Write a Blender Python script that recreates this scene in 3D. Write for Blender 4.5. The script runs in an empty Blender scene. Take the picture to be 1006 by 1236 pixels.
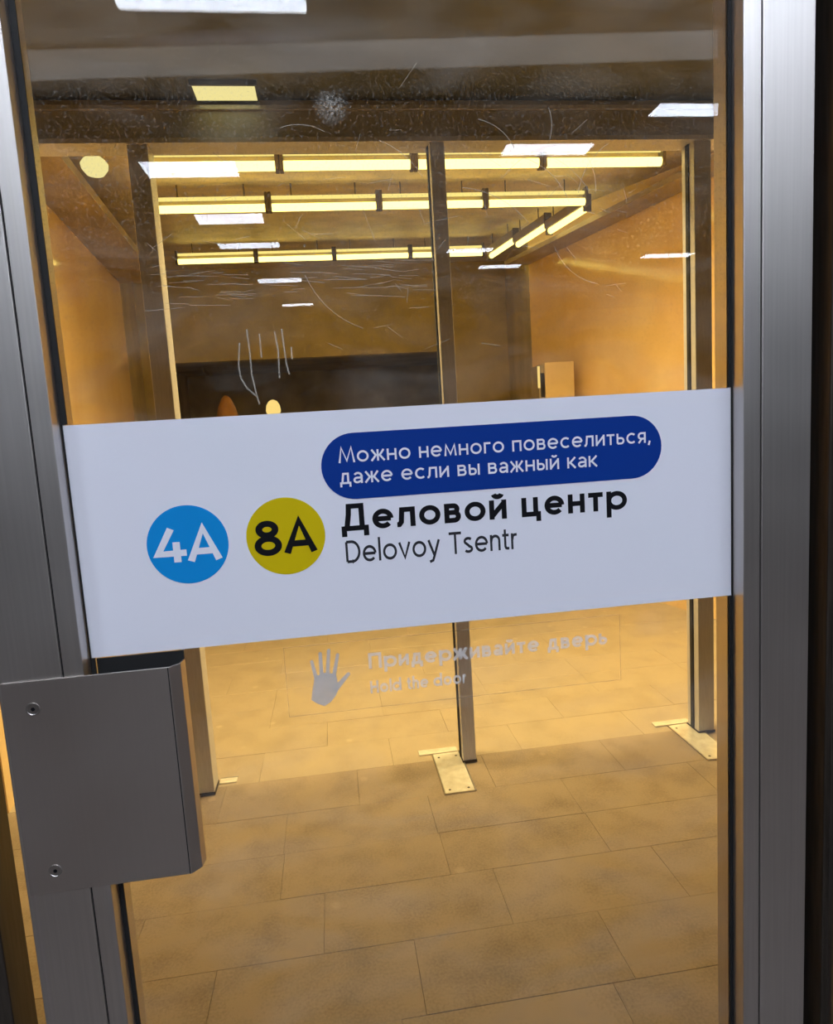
import bpy, bmesh, math, random
from mathutils import Vector, Matrix

random.seed(7)
SC = bpy.context.scene
COL = SC.collection

# ------------------------------------------------------------------ camera
YAW, PITCH, ROLL = 0.1248, -0.1232, -0.0612
cy, sy, cp, sp = math.cos(YAW), math.sin(YAW), math.cos(PITCH), math.sin(PITCH)
fwd = Vector((sy * cp, cy * cp, sp))
rgt = Vector((cy, -sy, 0))
upv = rgt.cross(fwd)
c_, s_ = math.cos(ROLL), math.sin(ROLL)
r2 = c_ * rgt + s_ * upv
u2 = -s_ * rgt + c_ * upv
cam_d = bpy.data.cameras.new('camera')
cam = bpy.data.objects.new('camera', cam_d)
COL.objects.link(cam)
m = Matrix((r2, u2, -fwd)).transposed().to_4x4()
m.translation = Vector((0.2558, -0.6904, 1.5))
cam.matrix_world = m
cam_d.sensor_fit = 'HORIZONTAL'
cam_d.sensor_width = 36.0
cam_d.lens = 36.0 * 800.0 / 1006.0
cam_d.clip_start = 0.02
SC.camera = cam

# ------------------------------------------------------------------ world, exposure
W = bpy.data.worlds.new('world')
SC.world = W
W.use_nodes = True
W.node_tree.nodes['Background'].inputs[0].default_value = (0.02, 0.02, 0.022, 1)
W.node_tree.nodes['Background'].inputs[1].default_value = 1.0
SC.view_settings.view_transform = 'Standard'
SC.view_settings.look = 'None'
SC.view_settings.gamma = 1.0
SC.view_settings.use_curve_mapping = False
SC.view_settings.exposure = 0.0

GLASS_IOR = 1.31
PANEL_L = 34.0                      # radiance of the cool LED ceiling panels on the platform side
PANEL_C = (0.86, 0.95, 1.12)
TUBE_C = (1.0, 0.80, 0.20)          # warm fluorescent tubes of the hall
TUBE_L = 4.2
FILL_W = 210.0                      # warm fill lamps added out of view behind the header beam
FILL_C = (1.0, 0.76, 0.32)


# ------------------------------------------------------------------ materials
def nodes_of(name):
    mt = bpy.data.materials.new(name)
    mt.use_nodes = True
    nt = mt.node_tree
    return mt, nt, nt.nodes['Principled BSDF']


def mat(name, col, rough=0.5, metal=0.0, var=0.0, scale=8.0, stretch=(1, 1, 1), bump=0.0, spec=0.5, col2=None, detail=5.0):
    mt, nt, b = nodes_of(name)
    b.inputs['Base Color'].default_value = (*col, 1)
    b.inputs['Roughness'].default_value = rough
    b.inputs['Metallic'].default_value = metal
    b.inputs['Specular IOR Level'].default_value = spec
    if var or bump or col2:
        tc = nt.nodes.new('ShaderNodeTexCoord')
        mp = nt.nodes.new('ShaderNodeMapping')
        mp.inputs['Scale'].default_value = stretch
        nt.links.new(tc.outputs['Object'], mp.inputs[0])
        nz = nt.nodes.new('ShaderNodeTexNoise')
        nz.inputs['Scale'].default_value = scale
        nz.inputs['Detail'].default_value = detail
        nt.links.new(mp.outputs[0], nz.inputs['Vector'])
        if var or col2:
            cr = nt.nodes.new('ShaderNodeValToRGB')
            cr.color_ramp.elements[0].position = 0.32
            cr.color_ramp.elements[1].position = 0.68
            a = col2 if col2 else tuple(v * (1 - var) for v in col)
            bb = col if col2 else tuple(min(1, v * (1 + var)) for v in col)
            cr.color_ramp.elements[0].color = (*a, 1)
            cr.color_ramp.elements[1].color = (*bb, 1)
            nt.links.new(nz.outputs['Fac'], cr.inputs[0])
            nt.links.new(cr.outputs[0], b.inputs['Base Color'])
        if bump:
            bp = nt.nodes.new('ShaderNodeBump')
            bp.inputs['Strength'].default_value = bump
            bp.inputs['Distance'].default_value = 0.002
            nt.links.new(nz.outputs['Fac'], bp.inputs['Height'])
            nt.links.new(bp.outputs[0], b.inputs['Normal'])
    return mt


def emit(name, col, strength):
    mt = bpy.data.materials.new(name)
    mt.use_nodes = True
    nt = mt.node_tree
    nt.nodes.clear()
    o = nt.nodes.new('ShaderNodeOutputMaterial')
    e = nt.nodes.new('ShaderNodeEmission')
    e.inputs[0].default_value = (*col, 1)
    e.inputs[1].default_value = strength
    nt.links.new(e.outputs[0], o.inputs[0])
    return mt


def glass_mat(name):
    """Thin clear pane: Fresnel reflection over see-through glass, with dust, speckles and greasy smears on its face."""
    mt = bpy.data.materials.new(name)
    mt.use_nodes = True
    nt = mt.node_tree
    nt.nodes.clear()
    N, L = nt.nodes.new, nt.links.new
    out = N('ShaderNodeOutputMaterial')
    tr = N('ShaderNodeBsdfTransparent')
    tr.inputs[0].default_value = (0.965, 0.955, 0.935, 1)
    gl = N('ShaderNodeBsdfGlossy')
    gl.inputs['Roughness'].default_value = 0.0
    fr = N('ShaderNodeFresnel')
    # a thin sheet reflects alike on both faces: the far face is met from inside, so it gets the inverse index
    ge = N('ShaderNodeNewGeometry')
    ix = N('ShaderNodeMapRange')
    ix.inputs[3].default_value = GLASS_IOR
    ix.inputs[4].default_value = 1.0 / GLASS_IOR
    L(ge.outputs['Backfacing'], ix.inputs[0])
    L(ix.outputs[0], fr.inputs[0])
    mx = N('ShaderNodeMixShader')
    L(fr.outputs[0], mx.inputs[0]); L(tr.outputs[0], mx.inputs[1]); L(gl.outputs[0], mx.inputs[2])
    tc = N('ShaderNodeTexCoord')
    # fine dust speckles
    n1 = N('ShaderNodeTexNoise'); n1.inputs['Scale'].default_value = 330; n1.inputs['Detail'].default_value = 2
    L(tc.outputs['Object'], n1.inputs['Vector'])
    r1 = N('ShaderNodeMapRange'); r1.inputs[1].default_value = 0.56; r1.inputs[2].default_value = 0.78
    r1.inputs[3].default_value = 0.0; r1.inputs[4].default_value = 0.22
    L(n1.outputs['Fac'], r1.inputs[0])
    # broad smears: stretched noise
    mp = N('ShaderNodeMapping'); mp.inputs['Scale'].default_value = (3.5, 1, 11); mp.inputs['Rotation'].default_value = (0, 0.25, 0)
    L(tc.outputs['Object'], mp.inputs[0])
    n2 = N('ShaderNodeTexNoise'); n2.inputs['Scale'].default_value = 1.6; n2.inputs['Detail'].default_value = 6
    n2.inputs['Distortion'].default_value = 1.2
    L(mp.outputs[0], n2.inputs['Vector'])
    r2_ = N('ShaderNodeMapRange'); r2_.inputs[1].default_value = 0.42; r2_.inputs[2].default_value = 0.8
    r2_.inputs[3].default_value = 0.0; r2_.inputs[4].default_value = 0.075
    L(n2.outputs['Fac'], r2_.inputs[0])
    # where people touch and where dust settles: a soft band round z = 1.74
    sx = N('ShaderNodeSeparateXYZ'); L(tc.outputs['Object'], sx.inputs[0])
    d = N('ShaderNodeMath'); d.operation = 'SUBTRACT'; d.inputs[1].default_value = 1.745; L(sx.outputs['Z'], d.inputs[0])
    ab = N('ShaderNodeMath'); ab.operation = 'ABSOLUTE'; L(d.outputs[0], ab.inputs[0])
    r3 = N('ShaderNodeMapRange'); r3.inputs[1].default_value = 0.02; r3.inputs[2].default_value = 0.20
    r3.inputs[3].default_value = 1.0; r3.inputs[4].default_value = 0.18
    L(ab.outputs[0], r3.inputs[0])
    mu = N('ShaderNodeMath'); mu.operation = 'MULTIPLY'; L(r1.outputs[0], mu.inputs[0]); L(r3.outputs[0], mu.inputs[1])
    ad = N('ShaderNodeMath'); ad.operation = 'ADD'; L(mu.outputs[0], ad.inputs[0]); L(r2_.outputs[0], ad.inputs[1])
    # one greasy thumb-sized spot
    vm = N('ShaderNodeVectorMath'); vm.operation = 'DISTANCE'; vm.inputs[1].default_value = (0.283, -0.003, 1.817)
    L(tc.outputs['Object'], vm.inputs[0])
    r4 = N('ShaderNodeMapRange'); r4.inputs[1].default_value = 0.006; r4.inputs[2].default_value = 0.019
    r4.inputs[3].default_value = 0.9; r4.inputs[4].default_value = 0.0
    L(vm.outputs['Value'], r4.inputs[0])
    m4 = N('ShaderNodeMath'); m4.operation = 'MULTIPLY'
    n4 = N('ShaderNodeMapRange'); n4.inputs[1].default_value = 0.4; n4.inputs[2].default_value = 0.7; n4.inputs[4].default_value = 0.5
    L(n1.outputs['Fac'], n4.inputs[0]); L(n4.outputs[0], m4.inputs[0]); L(r4.outputs[0], m4.inputs[1])
    a2 = N('ShaderNodeMath'); a2.operation = 'ADD'; L(ad.outputs[0], a2.inputs[0]); L(m4.outputs[0], a2.inputs[1])
    df = N('ShaderNodeBsdfDiffuse'); df.inputs[0].default_value = (0.70, 0.67, 0.61, 1)
    m2 = N('ShaderNodeMixShader')
    L(a2.outputs[0], m2.inputs[0]); L(mx.outputs[0], m2.inputs[1]); L(df.outputs[0], m2.inputs[2])
    L(m2.outputs[0], out.inputs[0])
    return mt


def film_mat(name, col, alpha):
    mt = bpy.data.materials.new(name)
    mt.use_nodes = True
    nt = mt.node_tree
    nt.nodes.clear()
    out = nt.nodes.new('ShaderNodeOutputMaterial')
    tr = nt.nodes.new('ShaderNodeBsdfTransparent')
    df = nt.nodes.new('ShaderNodeBsdfDiffuse')
    df.inputs[0].default_value = (*col, 1)
    mx = nt.nodes.new('ShaderNodeMixShader')
    tc = nt.nodes.new('ShaderNodeTexCoord')
    nz = nt.nodes.new('ShaderNodeTexNoise')
    nz.inputs['Scale'].default_value = 60
    mr = nt.nodes.new('ShaderNodeMapRange')
    mr.inputs[3].default_value = max(0, alpha - 0.12)
    mr.inputs[4].default_value = min(1, alpha + 0.12)
    nt.links.new(tc.outputs['Object'], nz.inputs['Vector'])
    nt.links.new(nz.outputs['Fac'], mr.inputs[0])
    nt.links.new(mr.outputs[0], mx.inputs[0])
    nt.links.new(tr.outputs[0], mx.inputs[1])
    nt.links.new(df.outputs[0], mx.inputs[2])
    nt.links.new(mx.outputs[0], out.inputs[0])
    return mt


def steel_mat(name, col, rough, streak=0.25):
    """Brushed stainless steel, fine grain along z."""
    mt, nt, b = nodes_of(name)
    b.inputs['Metallic'].default_value = 1.0
    tc = nt.nodes.new('ShaderNodeTexCoord')
    mp = nt.nodes.new('ShaderNodeMapping')
    mp.inputs['Scale'].default_value = (320, 320, 5)
    nt.links.new(tc.outputs['Object'], mp.inputs[0])
    nz = nt.nodes.new('ShaderNodeTexNoise')
    nz.inputs['Scale'].default_value = 1.0
    nz.inputs['Detail'].default_value = 3
    nt.links.new(mp.outputs[0], nz.inputs['Vector'])
    # cloudy wear
    n2 = nt.nodes.new('ShaderNodeTexNoise')
    n2.inputs['Scale'].default_value = 9
    n2.inputs['Detail'].default_value = 4
    nt.links.new(tc.outputs['Object'], n2.inputs['Vector'])
    mr = nt.nodes.new('ShaderNodeMapRange')
    mr.inputs[3].default_value = rough - 0.06
    mr.inputs[4].default_value = rough + 0.10
    nt.links.new(n2.outputs['Fac'], mr.inputs[0])
    nt.links.new(mr.outputs[0], b.inputs['Roughness'])
    cr = nt.nodes.new('ShaderNodeValToRGB')
    cr.color_ramp.elements[0].color = (*[v * (1 - streak) for v in col], 1)
    cr.color_ramp.elements[1].color = (*[min(1, v * (1 + streak)) for v in col], 1)
    nt.links.new(nz.outputs['Fac'], cr.inputs[0])
    nt.links.new(cr.outputs[0], b.inputs['Base Color'])
    bp = nt.nodes.new('ShaderNodeBump')
    bp.inputs['Strength'].default_value = 0.06
    bp.inputs['Distance'].default_value = 0.0006
    nt.links.new(nz.outputs['Fac'], bp.inputs['Height'])
    nt.links.new(bp.outputs[0], b.inputs['Normal'])
    return mt


def granite(name, light, dark, rough):
    """Worn granite, textured in world space so that no two slabs look alike: grains, dirt clouds, pale specks and chewing-gum spots."""
    mt, nt, b = nodes_of(name)
    N, L = nt.nodes.new, nt.links.new
    g = N('ShaderNodeNewGeometry')
    oi = N('ShaderNodeObjectInfo')
    n1 = N('ShaderNodeTexNoise'); n1.inputs['Scale'].default_value = 7.0; n1.inputs['Detail'].default_value = 9
    n2 = N('ShaderNodeTexNoise'); n2.inputs['Scale'].default_value = 130; n2.inputs['Detail'].default_value = 3
    for n in (n1, n2):
        L(g.outputs['Position'], n.inputs['Vector'])
    ad = N('ShaderNodeMath'); ad.operation = 'MULTIPLY_ADD'; ad.inputs[1].default_value = 0.75
    L(n2.outputs['Fac'], ad.inputs[0]); L(n1.outputs['Fac'], ad.inputs[2])
    a2 = N('ShaderNodeMath'); a2.operation = 'MULTIPLY_ADD'; a2.inputs[1].default_value = 0.10
    L(oi.outputs['Random'], a2.inputs[0]); L(ad.outputs[0], a2.inputs[2])
    cr = N('ShaderNodeValToRGB')
    cr.color_ramp.elements[0].position = 0.62; cr.color_ramp.elements[0].color = (*dark, 1)
    cr.color_ramp.elements[1].position = 1.0; cr.color_ramp.elements[1].color = (*light, 1)
    L(a2.outputs[0], cr.inputs[0])
    v = N('ShaderNodeTexVoronoi'); v.inputs['Scale'].default_value = 4.5; v.inputs['Randomness'].default_value = 1.0
    L(g.outputs['Position'], v.inputs['Vector'])
    r = N('ShaderNodeMapRange'); r.inputs[1].default_value = 0.05; r.inputs[2].default_value = 0.10
    r.inputs[3].default_value = 0.55; r.inputs[4].default_value = 0.0
    L(v.outputs['Distance'], r.inputs[0])
    mx = N('ShaderNodeMix'); mx.data_type = 'RGBA'
    mx.inputs[7].default_value = (min(1, light[0] * 1.3), min(1, light[1] * 1.3), min(1, light[2] * 1.3), 1)
    L(r.outputs[0], mx.inputs[0]); L(cr.outputs[0], mx.inputs[6])
    L(mx.outputs[2], b.inputs['Base Color'])
    rr = N('ShaderNodeMapRange'); rr.inputs[3].default_value = rough - 0.08; rr.inputs[4].default_value = rough + 0.15
    L(n1.outputs['Fac'], rr.inputs[0]); L(rr.outputs[0], b.inputs['Roughness'])
    bp = N('ShaderNodeBump'); bp.inputs['Strength'].default_value = 0.12; bp.inputs['Distance'].default_value = 0.001
    L(n2.outputs['Fac'], bp.inputs['Height']); L(bp.outputs[0], b.inputs['Normal'])
    return mt


M = {}
M['steel'] = steel_mat('brushed_steel', (0.58, 0.55, 0.52), 0.37, 0.10)
M['steel_plate'] = steel_mat('satin_steel_plate', (0.50, 0.455, 0.42), 0.40, 0.03)
M['steel_post'] = mat('post_grey_paint', (0.58, 0.58, 0.63), 0.38, 0.1, var=0.08, scale=40, stretch=(5, 5, 0.3))
M['header_paint'] = mat('header_paint', (0.42, 0.42, 0.44), 0.5, 0.0, var=0.10, scale=6)
M['rubber'] = mat('black_rubber', (0.006, 0.006, 0.006), 0.7)
M['bronze'] = mat('dark_bronze_jamb', (0.055, 0.045, 0.036), 0.45, 0.6, var=0.25, scale=30, stretch=(6, 6, 0.4))
M['glass'] = glass_mat('dusty_glass')
M['white'] = mat('sign_white', (0.79, 0.79, 0.86), 0.45, spec=0.3)
M['navy'] = mat('sign_navy', (0.004, 0.036, 0.25), 0.45, spec=0.1)
M['blue'] = mat('sign_blue', (0.006, 0.26, 0.66), 0.45, spec=0.1)
M['yellow'] = mat('sign_yellow', (0.62, 0.47, 0.004), 0.45, spec=0.1)
M['ink'] = mat('sign_black', (0.008, 0.008, 0.010), 0.45, spec=0.1)
M['ink_soft'] = mat('sign_dark_grey', (0.030, 0.030, 0.036), 0.45, spec=0.1)
M['film'] = film_mat('frosted_film', (0.80, 0.78, 0.76), 0.62)
M['film_hand'] = film_mat('film_hand', (0.56, 0.54, 0.52), 0.86)
M['film_edge'] = film_mat('film_edge', (0.35, 0.30, 0.22), 0.16)
M['scratch'] = film_mat('scratch_white', (0.80, 0.76, 0.66), 0.22)
M['slab'] = granite('granite_slab', (0.36, 0.29, 0.22), (0.235, 0.185, 0.14), 0.38)
M['slab2'] = granite('granite_slab_polished', (0.44, 0.37, 0.28), (0.36, 0.30, 0.225), 0.30)
M['bed'] = mat('mortar_bed', (0.13, 0.10, 0.075), 0.9, var=0.2)
M['marble'] = mat('ochre_marble', (0.86, 0.66, 0.38), 0.10, col2=(0.76, 0.53, 0.27), scale=2.2, stretch=(1, 1, 0.5), bump=0.02, spec=1.0)
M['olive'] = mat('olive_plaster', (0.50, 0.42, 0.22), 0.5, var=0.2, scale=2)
M['hall_ceiling'] = mat('hall_ceiling_plaster', (0.62, 0.54, 0.42), 0.5, var=0.2, scale=5)
M['cornice'] = mat('cornice_plaster', (0.36, 0.29, 0.21), 0.6, var=0.15, scale=4)
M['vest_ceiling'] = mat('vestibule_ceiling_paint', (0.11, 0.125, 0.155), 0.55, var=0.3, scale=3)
M['duct'] = mat('duct_grey', (0.26, 0.33, 0.52), 0.4, var=0.06, scale=3)
M['station_ceiling'] = mat('platform_ceiling', (0.66, 0.65, 0.64), 0.7, var=0.1, scale=2)
M['station_wall'] = mat('platform_wall', (0.50, 0.48, 0.46), 0.5, var=0.15, scale=2)
M['station_floor'] = mat('platform_granite', (0.13, 0.105, 0.09), 0.45, var=0.3, scale=14)
M['dark_void'] = mat('dark_passage', (0.42, 0.36, 0.24), 0.7, var=0.3, scale=2)
M['lamp_housing'] = mat('lamp_housing', (0.30, 0.24, 0.15), 0.5, var=0.1)
M['lamp_cap'] = mat('lamp_cap', (0.10, 0.08, 0.06), 0.5, var=0.1)
M['tube'] = emit('tube_glow', TUBE_C, TUBE_L)
M['tube_old'] = emit('old_tube_glow', (1.0, 0.82, 0.24), 1.15)
M['panel'] = emit('led_panel_glow', PANEL_C, PANEL_L)
M['added_strip_glow'] = emit('added_strip_glow', (0.95, 0.98, 1.05), 2.7)
M['warm_panel'] = emit('warm_panel_glow', (1.0, 0.88, 0.36), 1.0)
M['passage_fill_glow'] = emit('passage_fill_glow', (1.0, 0.80, 0.40), 9.0)
M['torch'] = emit('torch_glow', (1.0, 0.72, 0.22), 1.1)
M['panel_frame'] = mat('panel_frame', (0.6, 0.6, 0.6), 0.5, var=0.05)
M['plate'] = mat('floor_spring_steel', (0.93, 0.89, 0.80), 0.22, 0.30, var=0.15, scale=22, bump=0.2)  # pale steel, its colour brightened to carry the glare of the tubes
M['cream'] = mat('cream_cabinet', (0.62, 0.47, 0.25), 0.45, var=0.08, scale=4)
M['dark_glass'] = mat('dark_display', (0.02, 0.018, 0.015), 0.15)
M['orange'] = mat('orange_shade', (0.62, 0.32, 0.10), 0.5, var=0.12, scale=10)
M['screw'] = steel_mat('screw_steel', (0.45, 0.43, 0.41), 0.3, 0.1)


# ------------------------------------------------------------------ mesh helpers
def box(bm, x0, x1, y0, y1, z0, z1):
    v = [bm.verts.new(p) for p in ((x0, y0, z0), (x1, y0, z0), (x1, y1, z0), (x0, y1, z0),
                                   (x0, y0, z1), (x1, y0, z1), (x1, y1, z1), (x0, y1, z1))]
    for f in ((0, 3, 2, 1), (4, 5, 6, 7), (0, 1, 5, 4), (1, 2, 6, 5), (2, 3, 7, 6), (3, 0, 4, 7)):
        bm.faces.new([v[i] for i in f])


def prism(bm, pts, z0, z1):
    """Closed outline pts (x, y), counter-clockwise seen from +z, raised from z0 to z1."""
    n = len(pts)
    lo = [bm.verts.new((x, y, z0)) for x, y in pts]
    hi = [bm.verts.new((x, y, z1)) for x, y in pts]
    bm.faces.new(lo[::-1]); bm.faces.new(hi)
    for i in range(n):
        j = (i + 1) % n
        bm.faces.new((lo[i], lo[j], hi[j], hi[i]))


def plate_xz(bm, pts, y_front, y_back):
    """Outline pts (x, z) standing in a plane of constant y, with thickness."""
    n = len(pts)
    f = [bm.verts.new((x, y_front, z)) for x, z in pts]
    b = [bm.verts.new((x, y_back, z)) for x, z in pts]
    bm.faces.new(f); bm.faces.new(b[::-1])
    for i in range(n):
        j = (i + 1) % n
        bm.faces.new((f[i], b[i], b[j], f[j]))


def cyl(bm, p0, p1, r0, r1=None, seg=16):
    r1 = r0 if r1 is None else r1
    p0, p1 = Vector(p0), Vector(p1)
    d = p1 - p0
    mx = Matrix.Translation((p0 + p1) / 2) @ d.to_track_quat('Z', 'Y').to_matrix().to_4x4()
    bmesh.ops.create_cone(bm, cap_ends=True, segments=seg, radius1=r0, radius2=r1, depth=d.length, matrix=mx)


def lathe(bm, prof, seg=20, origin=(0, 0, 0)):
    ox, oy, oz = origin
    rings = []
    for r, z in prof:
        rings.append([bm.verts.new((ox + r * math.cos(2 * math.pi * k / seg), oy + r * math.sin(2 * math.pi * k / seg), oz + z)) for k in range(seg)])
    for a, b in zip(rings, rings[1:]):
        for k in range(seg):
            bm.faces.new((a[k], a[(k + 1) % seg], b[(k + 1) % seg], b[k]))
    bm.faces.new(rings[0][::-1]); bm.faces.new(rings[-1])


def make(name, bm, material, parent=None, smooth=False, bevel=0.0, recalc=True):
    if recalc:
        bmesh.ops.recalc_face_normals(bm, faces=bm.faces)
    me = bpy.data.meshes.new(name)
    bm.to_mesh(me); bm.free()
    me.materials.append(M[material])
    if smooth:
        for p in me.polygons:
            p.use_smooth = True
    o = bpy.data.objects.new(name, me)
    COL.objects.link(o)
    if parent:
        o.parent = parent
    if bevel:
        b = o.modifiers.new('bevel', 'BEVEL')
        b.width = bevel; b.segments = 2; b.limit_method = 'ANGLE'
    return o


def boxes(name, material, parent, *bs, bevel=0.0):
    bm = bmesh.new()
    for b in bs:
        box(bm, *b)
    return make(name, bm, material, parent, bevel=bevel)


def empty(name, loc=(0, 0, 0)):
    o = bpy.data.objects.new(name, None)
    o.empty_display_size = 0.05
    o.location = loc
    COL.objects.link(o)
    return o


def tag(o, label, cat=None, group=None, kind=None):
    o['label'] = label
    if cat: o['category'] = cat
    if group: o['group'] = group
    if kind: o['kind'] = kind
    return o


def structure(o, label):
    return tag(o, label, kind='structure')


def wall_run(name, material, pts, z0, z1, thick, label, side=1):
    """A wall along the ground line pts (x, y); z1 may be one height per point."""
    bm = bmesh.new()
    tops = z1 if isinstance(z1, (list, tuple)) else [z1] * len(pts)
    for (a, b, ta, tb) in zip(pts, pts[1:], tops, tops[1:]):
        d = (Vector(b) - Vector(a)).normalized()
        n = Vector((-d.y, d.x)) * thick * side
        q = [a, b, (b[0] + n.x, b[1] + n.y), (a[0] + n.x, a[1] + n.y)]
        t = [ta, tb, tb, ta]
        lo = [bm.verts.new((x, y, z0)) for x, y in q]
        hi = [bm.verts.new((q[i][0], q[i][1], t[i])) for i in range(4)]
        bm.faces.new(lo[::-1]); bm.faces.new(hi)
        for i in range(4):
            j = (i + 1) % 4
            bm.faces.new((lo[i], lo[j], hi[j], hi[i]))
    return structure(make(name, bm, material), label)


# ---- lettering: a geometric monoline alphabet, drawn as strokes of even width (capital height 1)
XH = 0.73


def glyphs(w):
    """{character: (strokes, width)} for stroke width w; a stroke is a list of (x, z), closed when its ends meet."""
    t = w / 2
    h = XH

    def arc(cx, cz, rx, rz, a0, a1, n=22):
        return [(cx + rx * math.cos(math.radians(a0 + (a1 - a0) * k / n)), cz + rz * math.sin(math.radians(a0 + (a1 - a0) * k / n))) for k in range(n + 1)]

    def ring(cx, cz, rx, rz):
        return arc(cx, cz, rx, rz, 0, 360, 36)

    def bowl(x, z0, z1, xe, left=False):
        """Half-round bowl leaving a stem at x between heights z0 and z1, reaching out to xe."""
        r = (z1 - z0) / 2
        s = -1 if left else 1
        rx = min(r, abs(xe - x) * 0.75)
        return [(x, z0)] + arc(xe - s * rx, (z0 + z1) / 2, s * rx, r, -90, 90, 16) + [(x, z1)]

    G = {}
    R = 0.385
    o = ring(R, h / 2, R - t, h / 2 - t)
    G['о'] = G['o'] = ([o], 2 * R)
    e = [(t, h / 2), (2 * R - t - 0.02, h / 2)] + arc(R - 0.01, h / 2, R - t - 0.01, h / 2 - t, 0, 318, 30)
    G['е'] = G['e'] = ([e[:2], e[2:]], 2 * R - 0.02)
    G['с'] = ([arc(R - 0.01, h / 2, R - t - 0.01, h / 2 - t, 48, 312, 28)], 2 * R - 0.10)
    a_w = 0.60
    G['а'] = G['a'] = ([[(a_w - t, 0), (a_w - t, h * 0.62)] + arc(a_w / 2, h * 0.62, a_w / 2 - t, h * 0.38 - t, 0, 150, 14),
                        [(a_w - t, h * 0.58 - t)] + [(a_w * 0.45, h * 0.58 - t)] + arc(a_w * 0.40, h * 0.29, a_w * 0.40 - t, h * 0.29 - t, 90, 270, 14) + [(a_w * 0.5, t)]
                        + [(a_w - t, t + 0.10)]], a_w)
    nw = 0.64
    G['н'] = ([[(t, 0), (t, h)], [(nw - t, 0), (nw - t, h)], [(t, h / 2), (nw - t, h / 2)]], nw)
    G['п'] = ([[(t, 0), (t, h - t), (nw - t, h - t), (nw - t, 0)]], nw)
    G['и'] = ([[(t, 0), (t, h)], [(nw - t, 0), (nw - t, h)], [(t, t * 1.2), (nw - t, h - t * 1.2)]], nw)
    G['й'] = (G['и'][0] + [arc(nw / 2, h + 0.24, 0.15, 0.12, 190, 350, 10)], nw)
    G['г'] = ([[(t, 0), (t, h - t), (0.46, h - t)]], 0.46)
    G['т'] = ([[(0, h - t), (0.56, h - t)], [(0.28, 0), (0.28, h - t)]], 0.56)
    G['ь'] = ([[(t, h), (t, t)], bowl(t, t, h * 0.58, 0.56 - t)], 0.56)
    G['ы'] = ([[(t, h), (t, t)], bowl(t, t, h * 0.58, 0.54 - t), [(0.74 - t, 0), (0.74 - t, h)]], 0.74)
    G['в'] = ([[(t, 0), (t, h)], bowl(t, t, h * 0.53, 0.60 - t), bowl(t, h * 0.53, h - t, 0.56 - t)], 0.60)
    G['л'] = ([[(-0.02, t), (0.06, t), (0.13, h * 0.25), (0.17, h - t), (nw - t, h - t), (nw - t, 0)]], nw)
    G['м'] = ([[(t, 0), (t + 0.07, h - 0.01), (0.42, t * 1.6), (0.84 - t - 0.07, h - 0.01), (0.84 - t, 0)]], 0.84)
    G['к'] = ([[(t, 0), (t, h)], [(t, h * 0.5), (0.20, h * 0.5), (0.56, h)], [(0.22, h * 0.5), (0.60 - t * 0.3, 0)]], 0.60)
    G['ж'] = ([[(0.45, 0), (0.45, h)], [(0.05, h), (0.32, h * 0.5), (0.02, 0)], [(0.85, h), (0.58, h * 0.5), (0.88, 0)], [(0.32, h * 0.5), (0.58, h * 0.5)]], 0.90)
    G['я'] = ([[(0.58 - t, 0), (0.58 - t, h)], bowl(0.58 - t, h * 0.40, h - t, t, True), [(0.30, h * 0.40), (0.06, 0)]], 0.58)
    G['д'] = ([[(t, -0.19), (t, t), (0.72 - t, t), (0.72 - t, -0.19)], [(0.15, t), (0.24, h - t), (0.60 - t, h - t), (0.60 - t, t)]], 0.72)
    G['ц'] = ([[(t, h), (t, t), (0.72 - t, t), (0.72 - t, -0.19)], [(0.62 - t, h), (0.62 - t, t)]], 0.72)
    G['р'] = ([[(t, -0.28), (t, h)], ring(0.37 + t * 0.3, h / 2, 0.37 - t * 0.7, h / 2 - t)], 0.74 + t * 0.3)
    G[','] = ([[(0.14, 0.12), (0.05, -0.17)]], 0.18)
    G['Д'] = ([[(t, -0.21), (t, t), (0.96 - t, t), (0.96 - t, -0.21)], [(0.19, t), (0.27, 0.6), (0.29, 1 - t), (0.82 - t, 1 - t), (0.82 - t, t)]], 0.96)
    G['М'] = ([[(t * 0.6, 0), (0.20, 0.97), (0.52, t * 1.8), (0.84, 0.97), (1.04 - t * 0.6, 0)]], 1.04)
    G['П'] = ([[(t, 0), (t, 1 - t), (0.80 - t, 1 - t), (0.80 - t, 0)]], 0.80)
    G['D'] = ([[(t, t), (t, 1 - t)], [(t, t), (0.34, t)] + arc(0.34, 0.5, 0.46 - t, 0.5 - t, -90, 90, 18) + [(t, 1 - t)]], 0.80)
    G['l'] = ([[(t, 0), (t, 1.05)]], w)
    G['v'] = ([[(0.03, h), (0.31, t * 0.6), (0.59, h)]], 0.62)
    G['y'] = ([[(0.03, h), (0.33, 0.02)], [(0.61, h), (0.33, 0.02), (0.24, -0.19), (0.05, -0.25)]], 0.64)
    G['T'] = ([[(0, 1 - t), (0.70, 1 - t)], [(0.35, 0), (0.35, 1 - t)]], 0.70)
    G['s'] = ([arc(0.26, h * 0.74, 0.26 - t, h * 0.26 - t, 35, 250, 14)[:-1] + [(0.26, h * 0.49)] + arc(0.26, h * 0.25, 0.26 - t, h * 0.25 - t, 70, -150, 14)], 0.52)
    G['n'] = ([[(t, 0), (t, h)], [(t, h * 0.55)] + arc(0.30, h - 0.27, 0.29 - t, 0.27 - t, 150, 0, 12) + [(0.59 - t, 0)]], 0.59)
    G['h'] = ([[(t, 0), (t, 1.05)], G['n'][0][1]], 0.59)
    G['t'] = ([[(0.16, h + 0.20), (0.16, 0.16), (0.20, t + 0.02), (0.27, t), (0.38, t)], [(0.0, h - t), (0.37, h - t)]], 0.38)
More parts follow.
